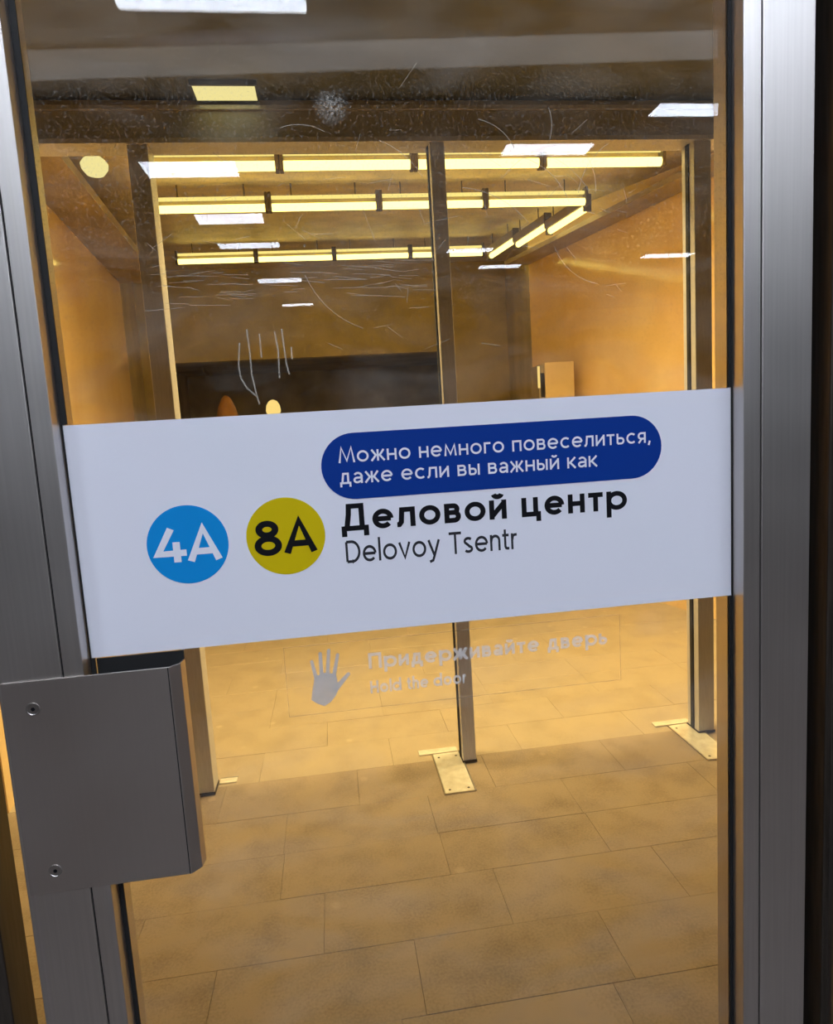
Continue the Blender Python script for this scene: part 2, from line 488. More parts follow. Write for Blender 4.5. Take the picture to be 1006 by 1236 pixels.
    G['r'] = ([[(t, 0), (t, h)], [(t, h * 0.55), (t + 0.06, h - 0.11), (0.20, h - t - 0.01), (0.34, h - t)]], 0.34)
    G['H'] = ([[(t, 0), (t, 1)], [(0.76 - t, 0), (0.76 - t, 1)], [(t, 0.5), (0.76 - t, 0.5)]], 0.76)
    G['d'] = ([[(2 * R - t, 0), (2 * R - t, 1.05)], ring(R - t * 0.3, h / 2, R - t * 0.7, h / 2 - t)], 2 * R)
    G['4'] = ([[(0.44, 1.0), (0.06, 0.25 + t * 0.2), (0.80, 0.25 + t * 0.2)], [(0.55, 0.0), (0.55, 0.60)]], 0.80)
    G['8'] = ([ring(0.37, 0.27, 0.37 - t, 0.27 - t * 0.6), ring(0.37, 0.76, 0.31 - t, 0.24 - t * 0.7)], 0.74)
    G['A'] = ([[(0.03, 0), (0.40, 1 - t * 0.4), (0.77, 0)], [(0.16, 0.28), (0.64, 0.28)]], 0.80)
    return G


def text_mesh(name, body, x0, x1, zb, cap, y, material, parent, weight=0.14, gap=0.15):
    """A line of lettering between x0 and x1 on baseline zb with capital height cap, printed flat at depth y."""
    G = glyphs(weight)
    pen, strokes = 0.0, []
    for ch in body:
        if ch == ' ':
            pen += 0.42
            continue
        ss, wd = G[ch]
        strokes += [[(pen + px, pz) for px, pz in st] for st in ss]
        pen += wd + gap
    lo = min(px for st in strokes for px, _ in st) - weight / 2
    hi = max(px for st in strokes for px, _ in st) + weight / 2
    sx = (x1 - x0) / (hi - lo)
    bm = bmesh.new()
    t = weight / 2
    for si, st in enumerate(strokes):
        yy = y - 0.00002 * (si % 5)  # crossing strokes do not share a plane
        closed = (Vector(st[0]) - Vector(st[-1])).length < 1e-6
        P = [Vector(p) for p in (st[:-1] if closed else st)]
        n = len(P)
        L, Rr = [], []
        for k in range(n):
            a = P[k - 1] if (k or closed) else None
            b = P[(k + 1) % n] if (k < n - 1 or closed) else None
            d0 = (P[k] - a).normalized() if a is not None else None
            d1 = (b - P[k]).normalized() if b is not None else None
            d0 = d0 or d1
            d1 = d1 or d0
            n0, n1 = Vector((-d0.y, d0.x)), Vector((-d1.y, d1.x))
            mm = (n0 + n1)
            mm = mm.normalized() if mm.length > 1e-4 else n0
            k_ = min(1.0 / max(mm.dot(n0), 0.2), 1.7)
            L.append(P[k] + mm * t * k_)
            Rr.append(P[k] - mm * t * k_)
        to = lambda p: bm.verts.new((x0 + (p.x - lo) * sx, yy, zb + p.y * cap))
        LV, RV = [to(p) for p in L], [to(p) for p in Rr]
        for k in range(n if closed else n - 1):
            j = (k + 1) % n
            bm.faces.new((RV[k], RV[j], LV[j], LV[k]))
    bm.normal_update()
    for f in bm.faces:
        if f.normal.y > 0:
            f.normal_flip()
    return make(name, bm, material, parent, recalc=False)


# ================================================================== THE SETTING
# ---- floor: mortar bed with slabs laid in rows parallel to the doors
fl = boxes('floor', 'bed', None, (-2.0, 4.2, -0.10, 12.2, -0.12, -0.012))
structure(fl, 'ochre granite slab floor of the vestibule and hall')
slab_cache = {}


def slab(x0, x1, y0, y1, material):
    g = 0.0004
    w, d = round(x1 - x0, 3), round(y1 - y0, 3)
    key = (w, d, material)
    if key not in slab_cache:
        bm = bmesh.new()
        a, b, e = w / 2 - g, d / 2 - g, 0.0007
        v0 = [bm.verts.new((x, y, -0.014)) for x, y in ((-a, -b), (a, -b), (a, b), (-a, b))]
        v1 = [bm.verts.new((x, y, -e)) for x, y in ((-a, -b), (a, -b), (a, b), (-a, b))]
        a -= e; b -= e
        v2 = [bm.verts.new((x, y, 0.0)) for x, y in ((-a, -b), (a, -b), (a, b), (-a, b))]
        for p, q in ((v0, v1), (v1, v2)):
            for i in range(4):
                j = (i + 1) % 4
                bm.faces.new((p[i], p[j], q[j], q[i]))
        bm.faces.new(v2)
        me = bpy.data.meshes.new('slab')
        bm.to_mesh(me); bm.free()
        me.materials.append(M[material])
        slab_cache[key] = me
    o = bpy.data.objects.new('slab', slab_cache[key])
    o.location = ((x0 + x1) / 2, (y0 + y1) / 2, random.uniform(-0.0008, 0.0006))
    COL.objects.link(o)
    o.parent = fl


def slab_row(y0, y1, ref, w, xa, xb, material):
    x = ref - math.ceil((ref - xa) / w) * w
    while x < xb:
        a, b = max(x, xa), min(x + w, xb)
        if b - a > 0.03:
            slab(a, b, y0, y1, material)
        x += w


near_rows = [(1.865, 2.150, 0.270), (1.605, 1.865, -0.020), (1.365, 1.605, 0.555), (1.105, 1.365, 0.130),
             (0.845, 1.105, -0.175), (0.585, 0.845, 0.33), (0.325, 0.585, 0.06), (0.065, 0.325, 0.40)]
for y0, y1, ref in near_rows:
    slab_row(y0, y1, ref, 0.57, -1.30, 3.60, 'slab')
y = 2.150
for k in range(14):
    slab_row(y, y + 0.27, 1.638 - 0.30 * (k % 3), 0.60, -1.62, 3.4 - 0.07 * k, 'slab2')
    y += 0.27
slab_row(y, 8.1, 0, 1.2, -1.62, 2.4, 'slab2')

pf = boxes('floor_platform', 'station_floor', None, (-6, 8, -9.5, -0.06, -0.12, 0.0))
structure(pf, 'dark granite floor on the platform side of the door')

# ---- ceilings
structure(boxes('ceiling_platform', 'station_ceiling', None, (-6, 8, -9.5, 0.05, 3.2, 3.3)), 'pale platform ceiling mirrored in the door glass')
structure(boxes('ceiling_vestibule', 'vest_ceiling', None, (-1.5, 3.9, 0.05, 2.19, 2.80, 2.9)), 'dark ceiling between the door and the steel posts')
bm = bmesh.new()
q = [(-2.0, 2.19, 3.07), (3.9, 2.19, 3.07), (3.9, 8.3, 3.66), (-2.0, 8.3, 3.66)]
lo = [bm.verts.new(p) for p in q]
hi = [bm.verts.new((p[0], p[1], p[2] + 0.1)) for p in q]
bm.faces.new(lo[::-1]); bm.faces.new(hi)
for i in range(4):
    bm.faces.new((lo[i], lo[(i + 1) % 4], hi[(i + 1) % 4], hi[i]))
structure(make('ceiling', bm, 'hall_ceiling'), 'brown rising ceiling of the hall that carries the lamp rows')

# ---- walls
wall_run('wall_left', 'marble', [(-1.20, 2.15), (-1.56, 6.0)], 0, [3.07, 3.44], 0.15, 'ochre marble wall left of the posts', side=1)
wall_run('wall_right', 'marble', [(3.35, 2.15), (2.365, 5.95)], 0, [3.07, 3.43], 0.15, 'ochre marble wall slanting away behind the rightmost post', side=-1)
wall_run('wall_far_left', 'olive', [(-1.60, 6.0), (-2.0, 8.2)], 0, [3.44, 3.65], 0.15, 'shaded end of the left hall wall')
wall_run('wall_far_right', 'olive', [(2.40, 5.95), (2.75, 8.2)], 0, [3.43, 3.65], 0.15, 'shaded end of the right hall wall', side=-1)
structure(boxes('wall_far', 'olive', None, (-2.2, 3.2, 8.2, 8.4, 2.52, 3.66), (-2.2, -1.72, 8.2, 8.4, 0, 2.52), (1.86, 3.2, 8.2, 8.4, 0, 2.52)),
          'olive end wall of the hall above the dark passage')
structure(boxes('wall_passage', 'dark_void', None, (-2.4, 3.2, 12.0, 12.2, 0, 2.7), (-2.4, -2.2, 8.4, 12.0, 0, 2.7), (3.0, 3.2, 8.4, 12.0, 0, 2.7),
                (-2.4, 3.2, 8.4, 12.2, 2.7, 2.8)), 'dark walls of the passage beyond the hall')
structure(boxes('wall_vestibule_left', 'marble', None, (-1.5, -1.32, 0.05, 2.14, 0, 2.8)), 'marble wall closing the vestibule on the left')
structure(boxes('wall_vestibule_right', 'marble', None, (3.62, 3.8, 0.05, 2.14, 0, 2.8)), 'marble wall closing the vestibule on the right')
structure(boxes('wall_front', 'station_wall', None, (-6, -0.36, -0.06, 0.05, 0, 3.2), (1.06, 8, -0.06, 0.05, 0, 3.2), (-0.36, 1.06, -0.06, 0.05, 2.16, 3.2)),
          'wall round the door on the platform side')
structure(boxes('wall_platform', 'station_wall', None, (-6, 8, -9.6, -9.5, 0, 3.2)), 'back wall of the platform mirrored in the glass')
structure(boxes('wall_platform_left', 'station_wall', None, (-6.1, -6, -9.5, -0.06, 0, 3.2)), 'left end wall of the platform')
structure(boxes('wall_platform_right', 'station_wall', None, (8, 8.1, -9.5, -0.06, 0, 3.2)), 'right end wall of the platform')
# cornices boxed along the side walls
bm = bmesh.new()
prism(bm, [(-1.215, 2.20), (-0.95, 2.20), (-1.20, 6.0), (-1.555, 6.0)], 3.02, 3.08)
structure(make('trim_3', bm, 'cornice'), 'boxed cornice along the top of the left hall wall')
bm = bmesh.new()
prism(bm, [(3.10, 2.20), (3.33, 2.20), (2.36, 5.94), (2.12, 5.94)], 3.06, 3.10)
structure(make('trim_4', bm, 'cornice'), 'boxed cornice along the top of the right hall wall')

# ---- header beam over the posts
hb = empty('header_beam', (1.1, 2.14, 2.655))
tag(hb, 'dark steel header beam lying across the tops of the three posts', 'beam')
boxes('beam_body', 'header_paint', hb, (-2.35, 2.45, -0.05, 0.05, 0.0, 0.144), bevel=0.004)
boxes('lower_flange', 'steel_post', hb, (-2.35, 2.45, -0.058, 0.058, -0.014, 0.004))
boxes('upper_ledge', 'steel_post', hb, (-2.35, 2.45, -0.062, -0.050, 0.105, 0.120))

# ---- jambs beside the door leaf
jl = empty('trim_1', (-0.114, 0, 0))
structure(jl, 'dark jamb left of the door with an open gap')
boxes('jamb_face', 'bronze', jl, (-0.24, 0.0, -0.018, 0.030, 0, 2.16), bevel=0.002)
boxes('jamb_strip', 'steel_plate', jl, (-0.235, -0.022, -0.022, -0.018, 0, 2.16))
jr = empty('trim_2', (0.806, 0, 0))
structure(jr, 'dark bronze jamb right of the door')
boxes('jamb_face', 'bronze', jr, (0.012, 0.26, -0.004, 0.05, 0, 2.16), bevel=0.002)
boxes('jamb_stop', 'rubber', jr, (-0.012, 0.012, 0.032, 0.05, 0, 2.16))
boxes('jamb_strip', 'steel_plate', jr, (0.020, 0.26, -0.022, -0.004, 0, 2.16))
tp = boxes('trim_5', 'bronze', None, (-0.36, 1.06, -0.015, 0.05, 2.10, 2.16))
structure(tp, 'dark head jamb above the door')

# ================================================================== THE DOOR
door = empty('door_1', (0.35, 0, 0.0))
structure(door, 'stainless steel framed glass door with a bent plate handle')
GX0, GX1 = 0.0, 0.70
YF = -0.0225                        # front of the frame; the glass face is y = 0


def dpart(name, material, *bs, bevel=0.0, parent=None):
    bm = bmesh.new()
    for b in bs:
        box(bm, b[0] - 0.35, b[1] - 0.35, b[2], b[3], b[4], b[5])
    return make(name, bm, material, parent or door, bevel=bevel)


dpart('stile', 'steel', (-0.0807, -0.0202, YF, 0.030, 0.008, 2.085), bevel=0.0012)
dpart('stile', 'steel', (0.7215, 0.780, YF, 0.030, 0.008, 2.085), bevel=0.0012)
dpart('rail', 'steel', (-0.0195, 0.7208, YF, 0.030, 2.005, 2.085), bevel=0.0012)
dpart('rail', 'steel', (-0.0195, 0.7208, YF, 0.030, 0.008, 0.16), bevel=0.0012)
dpart('glazing_bead', 'steel', (-0.0188, -0.0002, YF, 0.0, 0.162, 2.003), bevel=0.0008)
dpart('glazing_bead', 'steel', (0.7002, 0.7200, YF, 0.0, 0.162, 2.003), bevel=0.0008)
dpart('glazing_bead', 'steel', (0.0, 0.70, YF, 0.0, 1.985, 2.003), bevel=0.0008)
dpart('glazing_bead', 'steel', (0.0, 0.70, YF, 0.0, 0.162, 0.180), bevel=0.0008)
dpart('back_bead', 'steel', (-0.0188, 0.0, 0.0075, 0.030, 0.162, 2.003))
dpart('back_bead', 'steel', (0.700, 0.720, 0.0075, 0.030, 0.162, 2.003))
dpart('seam_seal', 'rubber', (-0.0202, -0.0188, YF + 0.002, 0.0, 0.16, 2.004))
dpart('seam_seal', 'rubber', (0.7200, 0.7215, YF + 0.002, 0.0, 0.16, 2.004))
dpart('glass_seal', 'rubber', (0.0, 0.0058, -0.0022, -0.0004, 1.5255, 1.985))
dpart('glass_seal', 'rubber', (0.0, 0.0045, -0.0022, -0.0004, 0.18, 1.290))
dpart('glass_seal', 'rubber', (0.0, 0.0013, -0.0030, -0.0022, 1.290, 1.5255))
dpart('glass_seal', 'rubber', (0.6962, 0.70, -0.0022, -0.0004, 1.5255, 1.985))
dpart('glass_seal', 'rubber', (0.6962, 0.70, -0.0022, -0.0004, 0.18, 1.290))
dpart('glass_seal', 'rubber', (0.6989, 0.70, -0.0030, -0.0022, 1.290, 1.5255))
dpart('edge_seal', 'rubber', (-0.0832, -0.0808, -0.010, 0.025, 0.01, 2.08))
dpart('edge_seal', 'rubber', (0.7801, 0.7840, -0.010, 0.025, 0.01, 2.08))
# the pane, built in door coordinates so that its dirt sits where it should
bm = bmesh.new()
box(bm, -0.012, 0.712, 0.0, 0.006, 0.165, 2.0)
gp = make('glass_pane', bm, 'glass')
gp.parent = door
gp.matrix_parent_inverse = Matrix.Translation((-0.35, 0, 0))
gp['label'] = 'dusty clear glass pane'

# drips, arcs and scratches on the pane, too fine to pick apart
bm = bmesh.new()


def stroke(pts, w):
    for (a, b) in zip(pts, pts[1:]):
        a, b = Vector(a), Vector(b)
        d = (b - a)
        if d.length < 1e-6:
            continue
        n = Vector((-d.y, d.x)).normalized() * w / 2
        q = [a - n, b - n, b + n, a + n]
        v = [bm.verts.new((p.x, -0.00035, p.y)) for p in q] + [bm.verts.new((p.x, -0.0001, p.y)) for p in q]
        for f in ((0, 1, 2, 3), (7, 6, 5, 4), (0, 4, 5, 1), (1, 5, 6, 2), (2, 6, 7, 3), (3, 7, 4, 0)):
            bm.faces.new([v[i] for i in f])


for pts in ([(0.176, 1.596), (0.173, 1.575), (0.174, 1.562), (0.179, 1.552)], [(0.184, 1.609), (0.185, 1.588), (0.185, 1.565)],
            [(0.196, 1.604), (0.196, 1.581)], [(0.211, 1.606), (0.213, 1.587), (0.212, 1.560)],
            [(0.218, 1.608), (0.220, 1.573), (0.222, 1.563)], [(0.185, 1.565), (0.188, 1.545), (0.190, 1.535)],
            [(0.179, 1.552), (0.189, 1.542)], [(0.226, 1.590), (0.226, 1.578)]):
    stroke(pts, 0.0015)
for cx, cz, r, a0, a1 in ((0.455, 1.70, 0.07, 20, 75), (0.47, 1.69, 0.085, 30, 80), (0.50, 1.74, 0.05, -10, 40), (0.42, 1.755, 0.05, 25, 80),
                          (0.52, 1.69, 0.09, 95, 140), (0.40, 1.64, 0.10, 40, 85), (0.56, 1.70, 0.06, 200, 260), (0.30, 1.71, 0.08, 30, 70),
                          (0.33, 1.69, 0.09, 200, 250), (0.46, 1.80, 0.045, -30, 20), (0.25, 1.75, 0.05, 60, 110), (0.60, 1.72, 0.07, 120, 170)):
    stroke([(cx + r * math.cos(math.radians(a0 + (a1 - a0) * t / 8)), cz + r * math.sin(math.radians(a0 + (a1 - a0) * t / 8))) for t in range(9)], 0.0006)
for k in range(60):
    x, z = random.uniform(0.09, 0.60), random.gauss(1.70, 0.05)
    a = random.gauss(0.1, 0.7)
    l = random.uniform(0.008, 0.035)
    stroke([(x, z), (x + l * math.cos(a), z + l * math.sin(a))], 0.0004)
for k in range(70):
    x, z = random.uniform(0.09, 0.36), random.gauss(1.655, 0.014)
    l = random.uniform(0.01, 0.04)
    stroke([(x, z), (x + l, z + random.gauss(-0.001, 0.002))], 0.0004)
sc_ = make('scratches', bm, 'scratch')
sc_.parent = door
sc_.matrix_parent_inverse = Matrix.Translation((-0.35, 0, 0))
sc_['kind'] = 'stuff'
sc_['label'] = 'pale scratches and dried drips on the glass'

# ---- pull handle: one sheet bent at 45 degrees, open at top and bottom
bm = bmesh.new()
T = 0.0022
outer = [(-0.0765, -0.0248), (0.0815, -0.0248), (0.0905, -0.0158), (0.0925, -0.0030)]
inner = [(0.0903, -0.0030), (0.0885, -0.0150), (0.0805, -0.0227), (-0.0765, -0.0227)]
prism(bm, [(x - 0.35, y_) for x, y_ in outer + inner], 1.0575, 1.2805)
hd = make('pull_handle', bm, 'steel_plate', door, bevel=0.0004)
hd['label'] = 'bent grey steel plate handle with two screws'
dpart('backing_plate', 'rubber', (0.0062, 0.0915, -0.0026, -0.0006, 1.0585, 1.2895))
dpart('bend_groove', 'rubber', (0.0795, 0.0805, -0.02500, -0.0240, 1.058, 1.280), parent=None)
for zz in (1.252, 1.081):
    bm = bmesh.new()
    c0 = (-0.050 - 0.35, -0.0248, zz)
    # dished head: rim ring, sunk cone and a hexagonal socket
    seg = 24
    prof = [(0.0068, 0.0), (0.0066, -0.0007), (0.0056, -0.0009), (0.0050, -0.0004), (0.0026, -0.0003)]
    rings = [[bm.verts.new((c0[0] + r * math.cos(2 * math.pi * k / seg), c0[1] + d, c0[2] + r * math.sin(2 * math.pi * k / seg))) for k in range(seg)] for r, d in prof]
    for a, b in zip(rings, rings[1:]):
        for k in range(seg):
            bm.faces.new((a[k], a[(k + 1) % seg], b[(k + 1) % seg], b[k]))
    bm.faces.new(rings[-1])
    s = make('screw', bm, 'screw', hd)
    bm = bmesh.new()
    plate_xz(bm, [(c0[0] + 0.0021 * math.cos(math.radians(60 * k)), c0[2] + 0.0021 * math.sin(math.radians(60 * k))) for k in range(6)], c0[1] - 0.00045, c0[1] - 0.0001)
    make('screw_socket', bm, 'ink', hd)

# ================================================================== THE SIGN ON THE GLASS
SZ0, SZ1 = 1.2905, 1.5248
sign = empty('station_sign', (0.35, -0.001, SZ0))
tag(sign, 'white station sign band across the door glass with two route discs', 'sign')


def spart(name, bm, material, parent=None):
    o = make(name, bm, material)
    o.parent = parent or sign
    o.matrix_parent_inverse = Matrix.Translation((-0.35, 0.001, -SZ0))
    return o


def sub(o, parent):
    o.parent = parent
    if parent is sign:              # the discs and the strip already sit in world coordinates
        o.matrix_parent_inverse = Matrix.Translation((-0.35, 0.001, -SZ0))
    return o


bm = bmesh.new()
box(bm, 0.0013, 0.6989, -0.0014, -0.0003, SZ0, SZ1)
spart('sign_panel', bm, 'white')


def disc(x, z, r, material, name, lab):
    bm = bmesh.new()
    plate_xz(bm, [(x + r * math.cos(2 * math.pi * k / 72), z + r * math.sin(2 * math.pi * k / 72)) for k in range(72)], -0.0018, -0.0014)
    o = spart(name, bm, material)
    o['label'] = lab
    return o


d1 = disc(0.1069, 1.3988, 0.0401, 'blue', 'route_disc', 'blue disc reading 4A')
d2 = disc(0.2051, 1.3994, 0.0401, 'yellow', 'route_disc', 'yellow disc reading 8A')
bm = bmesh.new()
zc, rr = 1.4668, 0.0342
pill = [(0.2465 + rr + rr * math.cos(math.radians(90 + 180 * k / 24)), zc + rr * math.sin(math.radians(90 + 180 * k / 24))) for k in range(25)]
pill += [(0.6170 - rr + rr * math.cos(math.radians(-90 + 180 * k / 24)), zc + rr * math.sin(math.radians(-90 + 180 * k / 24))) for k in range(25)]
plate_xz(bm, pill, -0.0018, -0.0014)
pl = spart('slogan_pill', bm, 'navy')
pl['label'] = 'dark blue rounded strip with a white slogan'
sub(text_mesh('lettering', '4A', 0.0735, 0.1400, 1.3815, 0.0345, -0.0020, 'white', None, weight=0.19, gap=0.07), d1)
sub(text_mesh('lettering', '8A', 0.1725, 0.2365, 1.3815, 0.0345, -0.0020, 'ink', None, weight=0.185, gap=0.10), d2)
sub(text_mesh('lettering', 'Можно немного повеселиться,', 0.2645, 0.6045, 1.4708, 0.0160, -0.0020, 'white', None, weight=0.132, gap=0.15), pl)
sub(text_mesh('lettering', 'даже если вы важный как', 0.2645, 0.5435, 1.4488, 0.0160, -0.0020, 'white', None, weight=0.132, gap=0.15), pl)
t1 = sub(text_mesh('station_name', 'Деловой центр', 0.2625, 0.5760, 1.3995, 0.0285, -0.0016, 'ink', None, weight=0.185, gap=0.14), sign)
t1['label'] = 'bold black station name in Cyrillic'
t2 = sub(text_mesh('station_name', 'Delovoy Tsentr', 0.2650, 0.4510, 1.3655, 0.0240, -0.0016, 'ink_soft', None, weight=0.125, gap=0.12), sign)
t2['label'] = 'thin dark station name in Latin letters'

# ---- the small frosted sticker below it
stk = empty('hold_door_sticker', (0.38, -0.001, 1.21))
tag(stk, 'faded clear sticker with a white hand and lettering below the sign', 'sticker')


def sub2(o):
    o.parent = stk
    o.matrix_parent_inverse = Matrix.Translation((-0.38, 0.001, -1.21))
    return o


bm = bmesh.new()
x0, x1, z0, z1, w = 0.192, 0.565, 1.204, 1.281, 0.0008
for b in ((x0, x1, z0, z0 + w), (x0, x1, z1 - w, z1), (x0, x0 + w, z0 + w, z1 - w), (x1 - w, x1, z0 + w, z1 - w)):
    box(bm, b[0], b[1], -0.0006, -0.0002, b[2], b[3])
sub2(make('film_border', bm, 'film_edge'))
# open hand, flat print: palm, four unequal fingers and a thumb leaving the side of the palm
bm = bmesh.new()
palm = [(0.2168, 1.2205), (0.2230, 1.2158), (0.2300, 1.2122), (0.2370, 1.2158), (0.2430, 1.2222), (0.2462, 1.2290), (0.2458, 1.2400),
        (0.2446, 1.2470), (0.2330, 1.2490), (0.2222, 1.2462), (0.2210, 1.2400), (0.2185, 1.2300)]
bm.faces.new([bm.verts.new((x, -0.0006, z)) for x, z in palm])
for k, ((xa, za), (xb, zb_), r0, r1) in enumerate((((0.2240, 1.2430), (0.2205, 1.2628), 0.0021, 0.0017), ((0.2298, 1.2460), (0.2300, 1.2705), 0.0021, 0.0018),
                                                   ((0.2360, 1.2460), (0.2392, 1.2732), 0.0021, 0.0018), ((0.2425, 1.2440), (0.2482, 1.2675), 0.0021, 0.0017),
                                                   ((0.2425, 1.2290), (0.2580, 1.2450), 0.0032, 0.0019))):
    d = Vector((xb - xa, zb_ - za)).normalized()
    ang = math.atan2(d.y, d.x)
    out = [(xb + r1 * math.cos(ang - math.pi / 2 + math.pi * t / 8), zb_ + r1 * math.sin(ang - math.pi / 2 + math.pi * t / 8)) for t in range(9)]
    out += [(xa + r0 * math.cos(ang + math.pi / 2 + math.pi * t / 8), za + r0 * math.sin(ang + math.pi / 2 + math.pi * t / 8)) for t in range(9)]
    bm.faces.new([bm.verts.new((x, -0.00062 - 0.00002 * k, z)) for x, z in out])
bm.normal_update()
for f in bm.faces:
    if f.normal.y > 0:
        f.normal_flip()
sub2(make('hand_symbol', bm, 'film_hand', recalc=False))
sub2(text_mesh('lettering', 'Придерживайте дверь', 0.2805, 0.5495, 1.2480, 0.0175, -0.0005, 'film', None, weight=0.19, gap=0.13))
sub2(text_mesh('lettering', 'Hold the door', 0.2805, 0.3870, 1.2205, 0.0140, -0.0005, 'film', None, weight=0.19, gap=0.12))

# ================================================================== POSTS AND FLOOR SPRINGS
post_labels = ['leftmost of the three steel posts, beside the door handle', 'steel post in the middle, behind the hand sticker lettering',
               'rightmost steel post, next to the right door stile']
for i, (xa, xb) in enumerate(((-0.418, -0.342), (0.748, 0.808), (1.880, 1.958))):
    p = empty('steel_post', ((xa + xb) / 2, 2.14, 0))
    w = (xb - xa) / 2
    boxes('post_body', 'steel_post', p, (-w, w, -0.05, 0.05, 0.0, 2.641), bevel=0.003)
    boxes('door_stop', 'rubber', p, (-w - 0.006, -w + 0.0005, -0.012, 0.012, 0.01, 2.64))
    boxes('base_collar', 'bronze', p, (-w - 0.003, w + 0.003, -0.053, 0.053, 0.001, 0.012))
    tag(p, post_labels[i], 'post', 'steel posts of the inner door line')
plate_labels = ['pale metal floor plate at the foot of the leftmost post', 'pale scuffed metal floor plate at the foot of the middle post',
                'pale metal floor plate at the foot of the rightmost post']
for i, x in enumerate((-0.53, 0.624, 1.783)):
    p = empty('floor_plate', (x + 0.063, 2.03, 0))
    boxes('cover', 'plate', p, (-0.062, 0.062, -0.175, 0.165, 0.0005, 0.005), bevel=0.001)
    boxes('rim', 'steel', p, (-0.067, -0.0625, -0.180, 0.170, 0.0005, 0.0065), (0.0625, 0.067, -0.180, 0.170, 0.0005, 0.0065),
          (-0.0625, 0.0625, -0.180, -0.1755, 0.0005, 0.0065))
    boxes('hinge_tongue', 'plate', p, (-0.125, 0.055, 0.172, 0.215, 0.0005, 0.007), bevel=0.001)
    for sx_, sy_ in ((-0.04, -0.15), (0.04, -0.15), (-0.04, 0.13), (0.04, 0.13)):
        bm = bmesh.new()
        cyl(bm, (sx_, sy_, 0.0045), (sx_, sy_, 0.0058), 0.006, 0.005, 12)
        make('screw', bm, 'bronze', p)
    tag(p, plate_labels[i], 'floor plate', 'floor spring plates beside the posts')

ts = empty('threshold_strip', (-0.305, 2.19, 0))
boxes('strip', 'plate', ts, (-0.030, 0.045, -0.020, 0.020, 0.0005, 0.006), bevel=0.001)
boxes('strip_edge', 'steel', ts, (-0.030, 0.045, 0.0205, 0.024, 0.0005, 0.007))
tag(ts, 'small bright metal strip on the floor right of the leftmost post', 'floor strip')

# ================================================================== LAMPS OF THE HALL
ORD = ['first', 'second', 'third', 'fourth']


def tube_lamp(p0, p1, label, group, drop=0.10):
    """Batten with two tubes one above the other, end sockets, and two hangers."""
    a, b = Vector(p0), Vector(p1)
    c = (a + b) / 2
    L = (b - a).length
    o = empty('fluorescent_lamp', c)
    o.rotation_euler = (0, 0, math.atan2(b.y - a.y, b.x - a.x))
    h = L / 2
    boxes('housing', 'lamp_housing', o, (-h, h, 0.027, 0.045, 0.015, 0.085), bevel=0.003)
    for zz, r in ((0.0, 0.026), (0.066, 0.013)):
        bm = bmesh.new()
        cyl(bm, (-h + 0.012, 0, zz), (h - 0.012, 0, zz), r, seg=12)
        make('tube', bm, 'tube' if zz == 0 else 'tube_old', o, smooth=True)
    for s in (-1, 1):
        boxes('end_socket', 'lamp_cap', o, (s * h - 0.011, s * h + 0.011, -0.028, 0.036, -0.03, 0.10), bevel=0.003)
        bm = bmesh.new()
        cyl(bm, (s * h * 0.6, 0.028, 0.075), (s * h * 0.6, 0.028, drop + 0.06), 0.005, seg=8)
        make('hanger', bm, 'lamp_cap', o)
    return tag(o, label, 'lamp', group)


rows = [(3.26, 3.0, -0.655, 0.757, 'nearest'), (4.25, 3.1, -0.810, 0.776, 'middle'), (6.40, 3.3, -1.110, 0.785, 'farthest')]
for (ry, rz, rx, pitch, nm) in rows:
    for k in range(4):
        tube_lamp((rx + k * pitch + 0.012, ry, rz), (rx + (k + 1) * pitch - 0.012, ry, rz),
                  f'{ORD[k]} lamp from the left in the {nm} glowing tube row', 'fluorescent lamps under the hall ceiling',
                  drop=3.07 + 0.0966 * (ry - 2.19) - rz - 0.06)
A, B = Vector((2.386, 4.47, 3.1)), Vector((2.08, 6.35, 3.28))
for k in range(3):
    p0, p1 = A.lerp(B, k / 3), A.lerp(B, (k + 1) / 3 - 0.012)
    z = (p0.z + p1.z) / 2
    o = tube_lamp((p0.x, p0.y, z), (p1.x, p1.y, z), f'{["nearest", "middle", "farthest"][k]} lamp of the slanting row along the right wall',
                  'fluorescent lamps under the hall ceiling', drop=3.07 + 0.0966 * ((p0.y + p1.y) / 2 - 2.19) - z - 0.06)

# fill lamps added unseen behind the header beam, giving most of the hall light
for k, x in enumerate((-0.35, 1.05, 2.45)):
    o = empty('hidden_fill_lamp', (x, 2.48, 2.93))
    boxes('trough', 'lamp_housing', o, (-0.62, 0.62, -0.09, 0.09, 0.035, 0.05), (-0.62, 0.62, -0.10, -0.09, -0.200, 0.05), (-0.62, 0.62, 0.09, 0.10, 0.0, 0.05))  # long front lip shaped to shade the vestibule floor
    for bx in (-0.485, 0.485):
        boxes('bracket', 'lamp_cap', o, (bx - 0.015, bx + 0.015, -0.015, 0.015, 0.05, 0.155))
    tag(o, f'{["left", "middle", "right"][k]} warm fill lamp added out of view behind the header beam', 'lamp', 'added fill lamps hidden behind the header')
    ld = bpy.data.lights.new('hidden_fill_light', 'AREA')
    ld.shape = 'RECTANGLE'; ld.size = 1.2; ld.size_y = 0.16
    ld.energy = FILL_W / 3; ld.color = FILL_C
    lo_ = bpy.data.objects.new('hidden_fill_light', ld)
    COL.objects.link(lo_)
    lo_.parent = o
    lo_.location = (0, 0, 0.033)

